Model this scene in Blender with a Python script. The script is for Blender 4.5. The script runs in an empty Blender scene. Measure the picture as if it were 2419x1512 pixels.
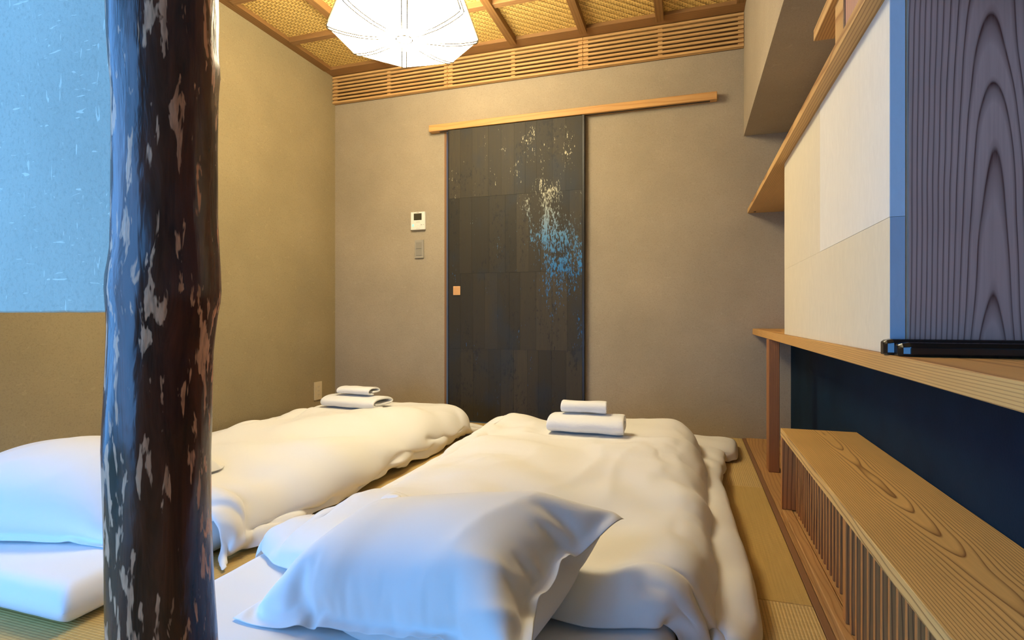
import bpy, bmesh, math, random
import numpy as np
from mathutils import Vector, Matrix, noise as mnoise

random.seed(3)
scene = bpy.context.scene
C = scene.collection

# ------------------------------------------------------------------ camera
cam_d = bpy.data.cameras.new('camera')
cam = bpy.data.objects.new('camera', cam_d)
C.objects.link(cam)
scene.camera = cam
cam_d.sensor_width = 36.0
cam_d.lens = 1298.0 / 2419.0 * 36.0
cam_d.shift_y = -8.0 / 2419.0
cam_d.clip_start = 0.02
YAW = math.radians(18.0)
CAM_H = 0.65
cam.location = (0, 0, CAM_H)
cam.rotation_euler = (math.pi / 2, 0, YAW)

# ------------------------------------------------------------------ world, light, exposure
world = bpy.data.worlds.new('sky')
scene.world = world
world.use_nodes = True
bg = world.node_tree.nodes['Background']
bg.inputs['Color'].default_value = (0.14, 0.43, 1.0, 1)
bg.inputs['Strength'].default_value = 7.2
scene.view_settings.view_transform = 'Standard'
scene.view_settings.look = 'None'
scene.view_settings.gamma = 1.0
scene.view_settings.use_curve_mapping = False
scene.view_settings.exposure = 0.0
LAMP_STRENGTH = 33.0
LAMP_COLOR = (1.0, 0.87, 0.57)

WIN_X0, WIN_X1, WIN_Y, WIN_Z0, WIN_Z1 = -2.2, -0.85, -1.2, 0.05, 2.05
LWIN_Y0, LWIN_Y1 = -1.1, 0.30            # second window, in the left wall beside the first
for (loc_, rot_, sx_) in (((WIN_X0 + WIN_X1) / 2, WIN_Y - 0.02, (WIN_Z0 + WIN_Z1) / 2), (math.radians(90), 0, 0), WIN_X1 - WIN_X0), \
        ((-2.31, (LWIN_Y0 + LWIN_Y1) / 2, (WIN_Z0 + WIN_Z1) / 2), (math.radians(90), 0, math.radians(-90)), LWIN_Y1 - LWIN_Y0):
    pl = bpy.data.lights.new('window_portal', 'AREA')
    pl.shape = 'RECTANGLE'; pl.size = sx_; pl.size_y = WIN_Z1 - WIN_Z0
    pl.cycles.is_portal = True
    plo = bpy.data.objects.new('window_portal', pl)
    plo.location = loc_; plo.rotation_euler = rot_
    C.objects.link(plo)

cl = bpy.data.lights.new('corridor_light', 'AREA')
cl.size = 0.3; cl.energy = 1.2; cl.color = (0.55, 0.75, 1.0)
clo = bpy.data.objects.new('corridor_light', cl)
clo.location = (-1.0, 3.6, 1.2); clo.rotation_euler = (math.radians(90), 0, math.radians(60))
C.objects.link(clo)

cy = scene.cycles
cy.max_bounces = 7; cy.diffuse_bounces = 4; cy.glossy_bounces = 3
cy.transmission_bounces = 3; cy.transparent_max_bounces = 4
cy.caustics_reflective = False; cy.caustics_refractive = False
cy.sample_clamp_indirect = 4.0
cy.use_denoising = True


# ------------------------------------------------------------------ node helpers
class NT:
    def __init__(s, name):
        s.m = bpy.data.materials.new(name); s.m.use_nodes = True
        s.t = s.m.node_tree; s.n = s.t.nodes; s.l = s.t.links
        s.b = s.n['Principled BSDF']
        s.pos = s.n.new('ShaderNodeNewGeometry').outputs['Position']

    def link(s, a, b): s.l.new(a, b)

    def _in(s, sock, v):
        if hasattr(v, 'is_output') or isinstance(v, bpy.types.NodeSocket): s.l.new(v, sock)
        else: sock.default_value = v

    def math(s, op, a, b=None, c=None):
        n = s.n.new('ShaderNodeMath'); n.operation = op
        s._in(n.inputs[0], a)
        if b is not None: s._in(n.inputs[1], b)
        if c is not None: s._in(n.inputs[2], c)
        return n.outputs[0]

    def mapping(s, vec, scale=(1, 1, 1), loc=(0, 0, 0), rot=(0, 0, 0)):
        n = s.n.new('ShaderNodeMapping')
        n.inputs['Scale'].default_value = scale; n.inputs['Location'].default_value = loc
        n.inputs['Rotation'].default_value = rot
        s.l.new(vec, n.inputs['Vector']); return n.outputs[0]

    def noise(s, vec, scale=5, detail=3, rough=0.5, dist=0.0, out='Fac'):
        n = s.n.new('ShaderNodeTexNoise')
        n.inputs['Scale'].default_value = scale; n.inputs['Detail'].default_value = detail
        n.inputs['Roughness'].default_value = rough; n.inputs['Distortion'].default_value = dist
        s.l.new(vec, n.inputs['Vector']); return n.outputs[out]

    def sep(s, vec):
        n = s.n.new('ShaderNodeSeparateXYZ'); s.l.new(vec, n.inputs[0]); return n.outputs

    def comb(s, x, y, z):
        n = s.n.new('ShaderNodeCombineXYZ')
        for i, v in enumerate((x, y, z)): s._in(n.inputs[i], v)
        return n.outputs[0]

    def ramp(s, fac, stops, interp='LINEAR'):
        n = s.n.new('ShaderNodeValToRGB'); n.color_ramp.interpolation = interp
        e = n.color_ramp.elements
        while len(e) < len(stops): e.new(0.5)
        for k, (p, c) in enumerate(stops):
            e[k].position = p
            e[k].color = (c, c, c, 1) if isinstance(c, (int, float)) else (*c, 1)
        s.l.new(fac, n.inputs[0]); return n.outputs[0]

    def mix(s, fac, a, b, mode='MIX'):
        n = s.n.new('ShaderNodeMix'); n.data_type = 'RGBA'; n.blend_type = mode
        s._in(n.inputs[0], fac)
        for k, v in ((6, a), (7, b)):
            if isinstance(v, tuple): n.inputs[k].default_value = (*v, 1) if len(v) == 3 else v
            else: s.l.new(v, n.inputs[k])
        return n.outputs[2]

    def bump(s, h, strength=0.3, dist=0.01, normal=None):
        n = s.n.new('ShaderNodeBump')
        n.inputs['Strength'].default_value = strength; n.inputs['Distance'].default_value = dist
        s.l.new(h, n.inputs['Height'])
        if normal is not None: s.l.new(normal, n.inputs['Normal'])
        return n.outputs[0]

    def fin(s, color=None, rough=None, normal=None, **kw):
        if color is not None:
            if isinstance(color, tuple): s.b.inputs['Base Color'].default_value = (*color, 1)
            else: s.l.new(color, s.b.inputs['Base Color'])
        if rough is not None: s._in(s.b.inputs['Roughness'], rough)
        if normal is not None: s.l.new(normal, s.b.inputs['Normal'])
        for k, v in kw.items(): s.b.inputs[k.replace('_', ' ')].default_value = v
        return s.m


def plain(name, color, rough=0.6, **kw):
    return NT(name).fin(color, rough, None, **kw)


def plaster(name, color, fibre=0.7):
    s = NT(name)
    a = s.noise(s.pos, 2.2, 4, 0.6)
    f = s.noise(s.pos, 160, 3, 0.7)
    c = s.mix(s.ramp(a, [(0.3, 0.0), (0.7, 1.0)]), tuple(v * 0.9 for v in color), tuple(min(1, v * 1.08) for v in color))
    c = s.mix(s.ramp(f, [(0.3, 0.35), (0.5, 0.0)]), c, tuple(v * 0.55 for v in color))
    if fibre:
        m = s.mapping(s.pos, (30, 30, 160), rot=(0.5, 0.4, 0.3))
        fb = s.noise(m, 1.0, 1, 0.4, 0.8)
        c = s.mix(s.ramp(fb, [(0.71, 0.0), (0.74, fibre)]), c, tuple(min(1, v * 1.5) for v in color))
        fb = s.noise(s.mapping(s.pos, (150, 40, 35), rot=(0.9, 0.7, 1.3)), 1.0, 1, 0.4, 0.8)
        c = s.mix(s.ramp(fb, [(0.72, 0.0), (0.75, fibre)]), c, tuple(min(1, v * 1.45) for v in color))
    h = s.noise(s.pos, 90, 5, 0.75)
    h2 = s.noise(s.pos, 12, 3, 0.6)
    hh = s.math('ADD', h, s.math('MULTIPLY', h2, 1.5))
    return s.fin(c, 0.92, s.bump(hh, 0.35, 0.004), Specular_IOR_Level=0.15)


def wood(name, base, dark, length='Y', freq=110, centre=(0, 0), depth=0.15, amp=0.05, lowf=1.3, stretch=0.35,
         rough=0.5, sharp=0.72, darkamt=1.0, spec=0.3, coat=0.0, tilt=0.0, l0=0.0):
    """Growth rings round an axis along `length`; centre = the other two coordinates of the axis."""
    s = NT(name)
    x, y, z = s.sep(s.pos)
    if length == 'Y': L, A, B = y, x, z
    elif length == 'X': L, A, B = x, y, z
    else: L, A, B = z, x, y
    lv = s.comb(s.math('MULTIPLY', L, stretch), s.math('MULTIPLY', A, 1.0), s.math('MULTIPLY', B, 1.0))
    n1 = s.noise(lv, lowf * 2.2, 3, 0.5)
    n2 = s.noise(s.comb(s.math('MULTIPLY', L, 0.9), s.math('MULTIPLY', A, 3.0), B), 3.3, 2, 0.5)
    da = s.math('ADD', s.math('SUBTRACT', A, centre[0]), s.math('MULTIPLY', s.math('SUBTRACT', n2, 0.5), amp * 0.5))
    db = s.math('SUBTRACT', B, centre[1])
    db = s.math('ADD', db, s.math('MULTIPLY', s.math('SUBTRACT', L, l0), tilt))
    dd = s.math('ADD', s.math('ADD', db, depth), s.math('MULTIPLY', s.math('SUBTRACT', n1, 0.5), amp * 4))
    r = s.math('SQRT', s.math('ADD', s.math('MULTIPLY', da, da), s.math('MULTIPLY', dd, dd)))
    fr = s.math('FRACT', s.math('MULTIPLY', r, freq))
    line = s.ramp(fr, [(0.0, 0.10), (sharp - 0.24, 0.04), (sharp, 0.45), (sharp + 0.12, 1.0), (sharp + 0.17, 0.35), (0.99, 0.1)])
    gv = s.comb(*( {'Y': (s.math('MULTIPLY', x, 260), s.math('MULTIPLY', y, 7), s.math('MULTIPLY', z, 260)),
                    'X': (s.math('MULTIPLY', x, 7), s.math('MULTIPLY', y, 260), s.math('MULTIPLY', z, 260)),
                    'Z': (s.math('MULTIPLY', x, 260), s.math('MULTIPLY', y, 260), s.math('MULTIPLY', z, 7))}[length]))
    g = s.noise(gv, 1.0, 2, 0.6)
    tone = s.noise(s.pos, 4.0, 2, 0.5)
    c = s.mix(s.ramp(tone, [(0.3, 0.0), (0.7, 1.0)]), base, tuple(v * 0.86 for v in base))
    c = s.mix(s.math('MULTIPLY', line, darkamt), c, dark)
    c = s.mix(s.ramp(g, [(0.35, 0.25), (0.6, 0.0)]), c, tuple(v * 0.6 for v in base))
    nm = s.bump(s.math('SUBTRACT', s.math('MULTIPLY', g, 0.4), s.math('MULTIPLY', line, 0.6)), 0.25, 0.0012)
    return s.fin(c, rough, nm, Specular_IOR_Level=spec, Coat_Weight=coat)


def tatami_mat_mat(name, along, base, lo):
    """along = direction the woven ribs run ('X' or 'Y')."""
    s = NT(name)
    x, y, z = s.sep(s.pos)
    A, B = (y, x) if along == 'X' else (x, y)      # A: across ribs
    rib = s.math('SINE', s.math('MULTIPLY', A, 2 * math.pi / 0.0072))
    rush = s.math('SINE', s.math('ADD', s.math('MULTIPLY', B, 2 * math.pi / 0.0036),
                                 s.math('MULTIPLY', s.math('GREATER_THAN', rib, 0.0), math.pi)))
    n = s.noise(s.comb(s.math('MULTIPLY', A, 6), s.math('MULTIPLY', B, 220), z), 1.0, 2, 0.6)
    big = s.noise(s.pos, 3.0, 3, 0.5)
    c = s.mix(s.ramp(n, [(0.3, 0.0), (0.7, 1.0)]), base, lo)
    c = s.mix(s.ramp(big, [(0.3, 0.0), (0.7, 0.5)]), c, tuple(v * 0.88 for v in base))
    ribm = s.ramp(s.math('MULTIPLY_ADD', rib, 0.5, 0.5), [(0.0, 0.55), (0.25, 0.1), (0.6, 0.0)])
    c = s.mix(ribm, c, tuple(v * 0.5 for v in lo))
    h = s.math('ADD', s.math('MULTIPLY', rib, 0.7), s.math('MULTIPLY', rush, 0.3))
    return s.fin(c, 0.55, s.bump(h, 0.45, 0.0012), Specular_IOR_Level=0.35)


def cloth_mat(name, color, bump=0.12, fuzz=False):
    s = NT(name)
    w = s.noise(s.pos, 900 if not fuzz else 420, 2, 0.6)
    lo = s.noise(s.pos, 38, 3, 0.55, 0.6)
    h = s.math('ADD', s.math('MULTIPLY', w, 0.3), lo)
    nm = s.bump(h, bump if not fuzz else 0.5, 0.004)
    return s.fin(color, 0.85 if not fuzz else 1.0, nm, Sheen_Weight=0.15 if not fuzz else 0.5, Specular_IOR_Level=0.25)


# ------------------------------------------------------------------ materials
M = {}
M['plaster_left'] = plaster('olive_plaster', (0.315, 0.252, 0.146), 0.22)
M['plaster_back'] = plaster('grey_plaster', (0.375, 0.320, 0.248), 0.18)
M['plaster_near'] = plaster('alcove_plaster', (0.57, 0.51, 0.40))
M['cedar_bench'] = wood('cedar_bench', (0.82, 0.52, 0.18), (0.20, 0.085, 0.025), 'Y', 235, (0.392, 0.2875), 0.05, 0.012, 1.0, 0.5, sharp=0.78, tilt=-0.020, l0=1.4)
M['cedar_desk'] = wood('cedar_desk', (0.74, 0.43, 0.14), (0.36, 0.16, 0.05), 'Y', 240, (0.36, 0.25), 0.0, 0.006, 0.6, 0.3)
M['cedar_shelf'] = wood('cedar_shelf', (0.72, 0.45, 0.18), (0.30, 0.13, 0.04), 'Y', 150, (0.80, 1.25), 0.0, 0.02, 0.6, 0.3)
M['cedar_slat'] = wood('cedar_slat', (0.62, 0.28, 0.085), (0.16, 0.06, 0.025), 'Z', 230, (0.9, 0.3), 0.0, 0.03, 0.6, 0.2)
M['cedar_leg'] = wood('cedar_leg', (0.42, 0.18, 0.07), (0.24, 0.09, 0.035), 'Z', 200, (0.9, 2.0), 0.0, 0.03, 0.6, 0.2)
M['cedar_ceiling_y'] = wood('cedar_batten_lengthwise', (0.27, 0.14, 0.05), (0.17, 0.08, 0.028), 'Y', 60, (0.9, 2.0), 0.0, 0.02)
M['cedar_ceiling_x'] = wood('cedar_batten_crosswise', (0.33, 0.18, 0.075), (0.21, 0.10, 0.04), 'X', 60, (0.9, 2.0), 0.0, 0.02)
M['cedar_grille'] = wood('cedar_grille', (0.68, 0.43, 0.19), (0.44, 0.22, 0.08), 'X', 70, (3.6, 1.7), 0.0, 0.05, 0.8, 0.2)
M['cedar_rail'] = wood('cedar_rail', (0.66, 0.38, 0.15), (0.50, 0.25, 0.09), 'X', 60, (3.6, 1.5), 0.0, 0.03)
M['floor_wood'] = wood('floor_cedar', (0.55, 0.31, 0.12), (0.32, 0.15, 0.05), 'Y', 90, (0.4, 0.03), 0.09, 0.05, 0.9, 0.5)
M['edge_wood'] = plain('edge_wood', (0.22, 0.11, 0.05), 0.6)
M['dark_cedar'] = wood('dark_cedar_panel', (0.64, 0.37, 0.29), (0.10, 0.022, 0.015), 'Z', 150, (0.463, 1.0815), 0.035, 0.017, 0.9, 0.45, rough=0.4, sharp=0.74, spec=0.4, tilt=0.045, l0=0.6)
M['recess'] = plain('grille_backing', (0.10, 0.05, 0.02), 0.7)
M['black'] = plain('black_edge', (0.008, 0.008, 0.010), 0.4)
M['gloss_black'] = plain('glossy_black_plastic', (0.006, 0.006, 0.007), 0.12, Specular_IOR_Level=0.6)
M['white_cloth'] = cloth_mat('white_cotton', (0.86, 0.85, 0.83), 0.10)
M['sheet_cloth'] = cloth_mat('white_sheet', (0.86, 0.86, 0.86), 0.08)
M['towel'] = cloth_mat('white_terry', (0.92, 0.92, 0.92), 0.3, True)
M['tatami_x'] = tatami_mat_mat('tatami_ribs_crosswise', 'X', (0.64, 0.44, 0.15), (0.50, 0.33, 0.10))
M['tatami_y'] = tatami_mat_mat('tatami_ribs_lengthwise', 'Y', (0.68, 0.49, 0.21), (0.56, 0.39, 0.15))
M['white_plastic'] = plain('white_plastic', (0.80, 0.79, 0.76), 0.35)
M['cream_plastic'] = plain('cream_plastic', (0.62, 0.52, 0.33), 0.4)
M['grey_plastic'] = plain('grey_plastic', (0.32, 0.30, 0.27), 0.35)
M['grey_plastic2'] = plain('grey_plastic_rocker', (0.26, 0.245, 0.22), 0.4)
M['lcd'] = plain('lcd_screen', (0.045, 0.042, 0.03), 0.2)
M['handle_wood'] = plain('pale_handle_wood', (0.62, 0.33, 0.14), 0.5)
M['handle_wood2'] = plain('pale_handle_wood_rim', (0.78, 0.46, 0.22), 0.5)
M['print'] = plain('grey_print', (0.25, 0.25, 0.25), 0.6)

s = NT('navy_wall_paper')
n = s.noise(s.pos, 260, 3, 0.8); k = s.noise(s.pos, 5, 3, 0.6)
c = s.mix(s.ramp(k, [(0.3, 0.0), (0.7, 1.0)]), (0.003, 0.015, 0.034), (0.005, 0.023, 0.050))
c = s.mix(s.ramp(n, [(0.70, 0.0), (0.76, 0.6)]), c, (0.05, 0.09, 0.13))
M['navy'] = s.fin(c, 0.7, s.bump(s.noise(s.pos, 180, 3, 0.6), 0.15, 0.002), Specular_IOR_Level=0.1)


def paper(name, col):
    s = NT(name)
    m = s.mapping(s.pos, (60, 60, 18))
    n = s.noise(m, 1.0, 4, 0.6, 1.2)
    c = s.mix(s.ramp(n, [(0.3, 0.0), (0.7, 1.0)]), col, tuple(v * 0.94 for v in col))
    return s.fin(c, 0.8, s.bump(n, 0.08, 0.002), Specular_IOR_Level=0.2)


M['paper_light'] = paper('pale_paper', (0.80, 0.76, 0.68))
M['paper_daylit_a'] = paper('daylight_tinted_paper_upper', (0.58, 0.66, 0.74))  # both end papers: cream paper with blue window light mixed into the colour
M['paper_daylit_b'] = paper('daylight_tinted_paper_lower', (0.42, 0.48, 0.56))
M['paper_dark'] = paper('cream_paper', (0.74, 0.66, 0.50))

# bamboo weave
for nm, a, b, st in (('bamboo_a', (0.92, 0.66, 0.25), (0.74, 0.50, 0.16), (300, 14, 14)), ('bamboo_b', (0.74, 0.50, 0.17), (0.58, 0.38, 0.11), (14, 300, 14))):
    s = NT(nm)
    n = s.noise(s.mapping(s.pos, (st[1], st[0], 14)), 1.0, 2, 0.6)
    k = s.noise(s.pos, 60, 2, 0.6)
    c = s.mix(s.ramp(n, [(0.3, 0.0), (0.7, 1.0)]), a, b)
    c = s.mix(s.ramp(k, [(0.35, 0.4), (0.55, 0.0)]), c, tuple(v * 0.75 for v in b))
    M[nm] = s.fin(c, 0.45, None, Specular_IOR_Level=0.4)

# door strips: dark brown-grey paper with blue/silver flakes
s = NT('flaked_dark_paper')
x, y, z = s.sep(s.pos)
oi = s.n.new('ShaderNodeObjectInfo')
rnd = oi.outputs['Random']
base = s.mix(rnd, (0.020, 0.017, 0.012), (0.046, 0.038, 0.026))
st = s.noise(s.mapping(s.pos, (60, 1, 5)), 1.0, 3, 0.6)
base = s.mix(s.ramp(st, [(0.3, 0.5), (0.65, 0.0)]), base, (0.022, 0.022, 0.024))
fl = s.noise(s.mapping(s.pos, (95, 1, 34)), 1.0, 5, 0.75)
big = s.noise(s.mapping(s.pos, (14, 1, 5), (3, 0, 1)), 1.0, 2, 0.5)
# region of flakes: right-hand half of the door (position of the decoration itself)
rx = s.math('SUBTRACT', 1.0, s.math('MULTIPLY', s.math('ABSOLUTE', s.math('ADD', s.math('ADD', x, 0.70), s.math('MULTIPLY', s.math('SUBTRACT', z, 0.9), 0.2))), 3.6))
rz = s.math('SUBTRACT', 1.0, s.math('MULTIPLY', s.math('ABSOLUTE', s.math('SUBTRACT', z, 1.10)), 1.2))
reg = s.math('MAXIMUM', s.math('MULTIPLY', s.math('MAXIMUM', rx, 0.0), s.math('MAXIMUM', rz, 0.0)), 0.0)
sc_ = s.math('ADD', s.math('MULTIPLY', fl, 0.8), s.math('ADD', s.math('MULTIPLY', reg, 0.20), s.math('MULTIPLY', big, 0.42)))
mask = s.ramp(sc_, [(0.772, 0.0), (0.80, 1.0)])
hcol = s.ramp(s.math('SUBTRACT', z, 0.5), [(0.0, (0.012, 0.09, 0.26)), (0.42, (0.02, 0.16, 0.44)), (0.62, (0.07, 0.22, 0.44)), (0.80, (0.26, 0.29, 0.27)), (0.98, (0.52, 0.48, 0.34))])
c = s.mix(mask, base, hcol)
fl2 = s.noise(s.mapping(s.pos, (55, 1, 26), (7, 0, 5)), 1.0, 4, 0.7)
big2 = s.noise(s.mapping(s.pos, (6, 1, 2.5), (9, 0, 4)), 1.0, 2, 0.5)
m2 = s.ramp(s.math('ADD', s.math('MULTIPLY', fl2, 0.7), s.math('MULTIPLY', big2, 0.5)), [(0.66, 0.0), (0.74, 0.85)])
c = s.mix(m2, c, (0.008, 0.009, 0.013))
big3 = s.noise(s.mapping(s.pos, (5, 1, 3), (1, 0, 8)), 1.0, 3, 0.6)
c = s.mix(s.ramp(big3, [(0.52, 0.0), (0.68, 0.5)]), c, (0.010, 0.022, 0.045))
M['door_paper'] = s.fin(c, s.math('SUBTRACT', 0.62, s.math('MULTIPLY', mask, 0.2)), None, Specular_IOR_Level=0.4)

# polished trunk
s = NT('polished_trunk')
tc = s.n.new('ShaderNodeTexCoord').outputs['Object']
a1 = s.noise(s.mapping(tc, (40, 40, 5)), 1.0, 4, 0.6, 0.6)
c = s.mix(s.ramp(a1, [(0.3, 0.0), (0.7, 1.0)]), (0.024, 0.008, 0.005), (0.13, 0.036, 0.017))
a2 = s.noise(s.mapping(tc, (80, 80, 15), (2, 1, 0)), 1.0, 3, 0.55, 0.4)
a3 = s.noise(s.mapping(tc, (20, 20, 7), (4, 2, 0)), 1.0, 2, 0.5)
msk = s.ramp(s.math('ADD', s.math('MULTIPLY', a2, 0.75), s.math('MULTIPLY', a3, 0.35)), [(0.612, 0.0), (0.64, 1.0)])
msk = s.math('MULTIPLY', msk, s.ramp(s.noise(s.mapping(tc, (180, 180, 30)), 1.0, 2, 0.6), [(0.3, 0.55), (0.55, 1.0)]))
c = s.mix(msk, c, (0.74, 0.34, 0.18))
hb = s.noise(s.mapping(tc, (14, 14, 6)), 1.0, 3, 0.5)
M['trunk'] = s.fin(c, s.math('ADD', 0.25, s.math('MULTIPLY', msk, 0.2)), s.bump(s.math('ADD', hb, s.math('MULTIPLY', a1, 0.25)), 0.6, 0.010),
                   Specular_IOR_Level=0.45)

s = NT('lit_paper_shade')
s.b.inputs['Base Color'].default_value = (0.9, 0.85, 0.75, 1)
s.b.inputs['Emission Color'].default_value = (*LAMP_COLOR, 1)
s.b.inputs['Emission Strength'].default_value = LAMP_STRENGTH
M['shade'] = s.m
M['lantern_rib'] = plain('lantern_rib', (0.035, 0.022, 0.008), 0.8)
M['lantern_button'] = plain('lantern_button', (0.45, 0.40, 0.25), 0.5)
s = NT('green_indicator')
s.b.inputs['Base Color'].default_value = (0.3, 0.9, 0.6, 1)
s.b.inputs['Emission Color'].default_value = (0.25, 1.0, 0.55, 1); s.b.inputs['Emission Strength'].default_value = 0.7
M['green'] = s.m


# ------------------------------------------------------------------ object helpers
def link(o, parent=None):
    C.objects.link(o)
    if parent is not None: o.parent = parent
    return o


def mesh_obj(name, verts, faces, mat, parent=None, smooth=False, loc=(0, 0, 0)):
    me = bpy.data.meshes.new(name)
    me.from_pydata([tuple(v) for v in verts], [], faces)
    mats = mat if isinstance(mat, (list, tuple)) else [mat]
    for m_ in mats: me.materials.append(m_)
    if smooth: me.polygons.foreach_set('use_smooth', [True] * len(me.polygons))
    me.update()
    o = bpy.data.objects.new(name, me); o.location = loc
    return link(o, parent)


def bm_obj(name, bm, mat, parent=None, smooth=False, loc=(0, 0, 0)):
    me = bpy.data.meshes.new(name); bm.to_mesh(me); bm.free()
    me.materials.append(mat)
    if smooth: me.polygons.foreach_set('use_smooth', [True] * len(me.polygons))
    o = bpy.data.objects.new(name, me); o.location = loc
    return link(o, parent)


def bbox(name, lo, hi, mat, parent=None, bev=0.0, seg=1, pin=(0, 0, 0)):
    """box between world corners lo and hi; pin = world position of the parent"""
    bm = bmesh.new()
    bmesh.ops.create_cube(bm, size=1.0)
    sx, sy, sz = (hi[i] - lo[i] for i in range(3))
    cx, cy_, cz = ((hi[i] + lo[i]) / 2 for i in range(3))
    for v in bm.verts: v.co = Vector((v.co.x * sx, v.co.y * sy, v.co.z * sz))
    if bev > 0:
        bmesh.ops.bevel(bm, geom=list(bm.edges), offset=bev, segments=seg, affect='EDGES', profile=0.7)
    return bm_obj(name, bm, mat, parent, loc=(cx - pin[0], cy_ - pin[1], cz - pin[2]))


def prism(name, pts, z0, z1, mat, parent=None, bev=0.0, pin=(0, 0, 0)):
    bm = bmesh.new()
    vs = [bm.verts.new((x - pin[0], y - pin[1], z0 - pin[2])) for x, y in pts]
    f = bm.faces.new(vs)
    r = bmesh.ops.extrude_face_region(bm, geom=[f])
    for g in r['geom']:
        if isinstance(g, bmesh.types.BMVert): g.co.z += z1 - z0
    bmesh.ops.recalc_face_normals(bm, faces=bm.faces)
    if bev: bmesh.ops.bevel(bm, geom=list(bm.edges), offset=bev, segments=1, affect='EDGES')
    return bm_obj(name, bm, mat, parent)


def empty(name, loc, label=None, cat=None, group=None, kind=None):
    o = bpy.data.objects.new(name, None); o.location = loc; link(o)
    return tag(o, label, cat, group, kind)


def tag(o, label=None, cat=None, group=None, kind=None):
    if label: o['label'] = label
    if cat: o['category'] = cat
    if group: o['group'] = group
    if kind: o['kind'] = kind
    return o


def struct(o, label, cat='wall'):
    return tag(o, label, cat, None, 'structure')


def tube(name, pts, r, mat, parent=None, n=6):
    bm = bmesh.new(); rings = []
    pts = [Vector(p) for p in pts]
    for i, p in enumerate(pts):
        d = (pts[min(i + 1, len(pts) - 1)] - pts[max(i - 1, 0)]).normalized()
        up = Vector((0, 0, 1)) if abs(d.z) < 0.95 else Vector((1, 0, 0))
        a = d.cross(up).normalized(); b = d.cross(a).normalized()
        rings.append([bm.verts.new(p + a * (r * math.cos(t)) + b * (r * math.sin(t))) for t in [2 * math.pi * k / n for k in range(n)]])
    for q in range(len(rings) - 1):
        for k in range(n):
            bm.faces.new((rings[q][k], rings[q][(k + 1) % n], rings[q + 1][(k + 1) % n], rings[q + 1][k]))
    bm.faces.new(rings[0]); bm.faces.new(rings[-1])
    bmesh.ops.recalc_face_normals(bm, faces=bm.faces)
    return bm_obj(name, bm, mat, parent, True)


# ------------------------------------------------------------------ room shell
XL, YB, XR = -2.29, 3.17, 0.497      # left wall, back wall, right (navy) wall
YN, XA, ZC = -1.2, 0.93, 2.285       # near wall, alcove depth on the right, ceiling board underside
PY = 1.081                           # near face of the paper-covered partition

# floor: sub-floor with tatami mats and cedar boards as parts
fl = struct(bbox('floor', (XL - 0.1, YN - 0.1, -0.12), (XA + 0.1, YB + 0.5, -0.03), M['edge_wood']), 'floor laid with square tatami mats and a cedar border', 'floor')
FP = tuple(fl.location)
TX = [0.2620, -0.632, -1.526, XL + 0.001]
TY = [YB - 0.001, 2.275, 1.380, 0.486, -0.409, YN]
for i in range(3):
    for j in range(5):
        mt = M['tatami_y'] if (i + j) % 2 == 0 else M['tatami_x']
        bbox('tatami_mat', (TX[i + 1] + 0.0006, TY[j + 1] + 0.0008, -0.03), (TX[i] - 0.0006, TY[j] - 0.0008, 0.0), mt, fl, 0.0015, pin=FP)
bbox('border_strip', (0.2625, YN, -0.03), (0.2785, YB, 0.001), M['edge_wood'], fl, 0.0008, pin=FP)
bxs = [0.2795, 0.365, 0.43, XR + 0.02]
for a, b in zip(bxs[:-1], bxs[1:]):
    bbox('floor_board', (a, YN, -0.03), (b - 0.0012, YB, 0.004), M['floor_wood'], fl, 0.0008, pin=FP)

bm = bmesh.new()
for (a, b, c_, d) in ((YN, LWIN_Y0, -0.1, 2.45), (LWIN_Y1, YB + 0.1, -0.1, 2.45), (LWIN_Y0, LWIN_Y1, WIN_Z1, 2.45), (LWIN_Y0, LWIN_Y1, -0.1, WIN_Z0)):
    r = bmesh.ops.create_cube(bm, size=1.0)
    for v in r['verts']: v.co = Vector((v.co.x * 0.1 + XL - 0.05, v.co.y * (b - a) + (a + b) / 2, v.co.z * (d - c_) + (c_ + d) / 2))
struct(bm_obj('wall_left', bm, M['plaster_left']), 'long olive-brown plaster wall on the left behind the dark tree-trunk post')
# back wall with door opening
OX0, OX1, OZ = -1.478, -0.62, 1.815
bm = bmesh.new()
xs = [XL - 0.1, OX0, OX1, 1.0]; zs = [-0.1, OZ, 2.45]
for (a, b, c_, d) in ((xs[0], xs[1], zs[0], zs[2]), (xs[1], xs[2], zs[1], zs[2]), (xs[2], xs[3], zs[0], zs[2])):
    r = bmesh.ops.create_cube(bm, size=1.0)
    for v in r['verts']: v.co = Vector(((v.co.x * (b - a)) + (a + b) / 2, v.co.y * 0.1 + YB + 0.05, v.co.z * (d - c_) + (c_ + d) / 2))
struct(bm_obj('wall_back', bm, M['plaster_back']), 'taupe plaster end wall holding the black sliding door')
struct(bbox('wall_corridor', (-2.0, 3.95, -0.1), (0.3, 4.0, 2.2), M['plaster_near']), 'corridor wall hidden behind the sliding door')
struct(bbox('trim_1', (OX0, YB - 0.002, 0.0), (OX0 + 0.014, YB + 0.10, OZ), M['edge_wood']), 'thin reddish jamb board left of the black sliding door', 'door jamb')
# rail for the sliding door
rail = struct(bbox('trim_2', (-1.565, YB - 0.047, 1.812), (0.135, YB - 0.0005, 1.853), M['cedar_rail'], bev=0.002), 'pale cedar rail above the black sliding door', 'rail')
bbox('track_groove', (-1.50, YB - 0.030, 1.8105), (0.10, YB - 0.014, 1.8125), M['black'], rail, pin=tuple(rail.location))

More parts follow.
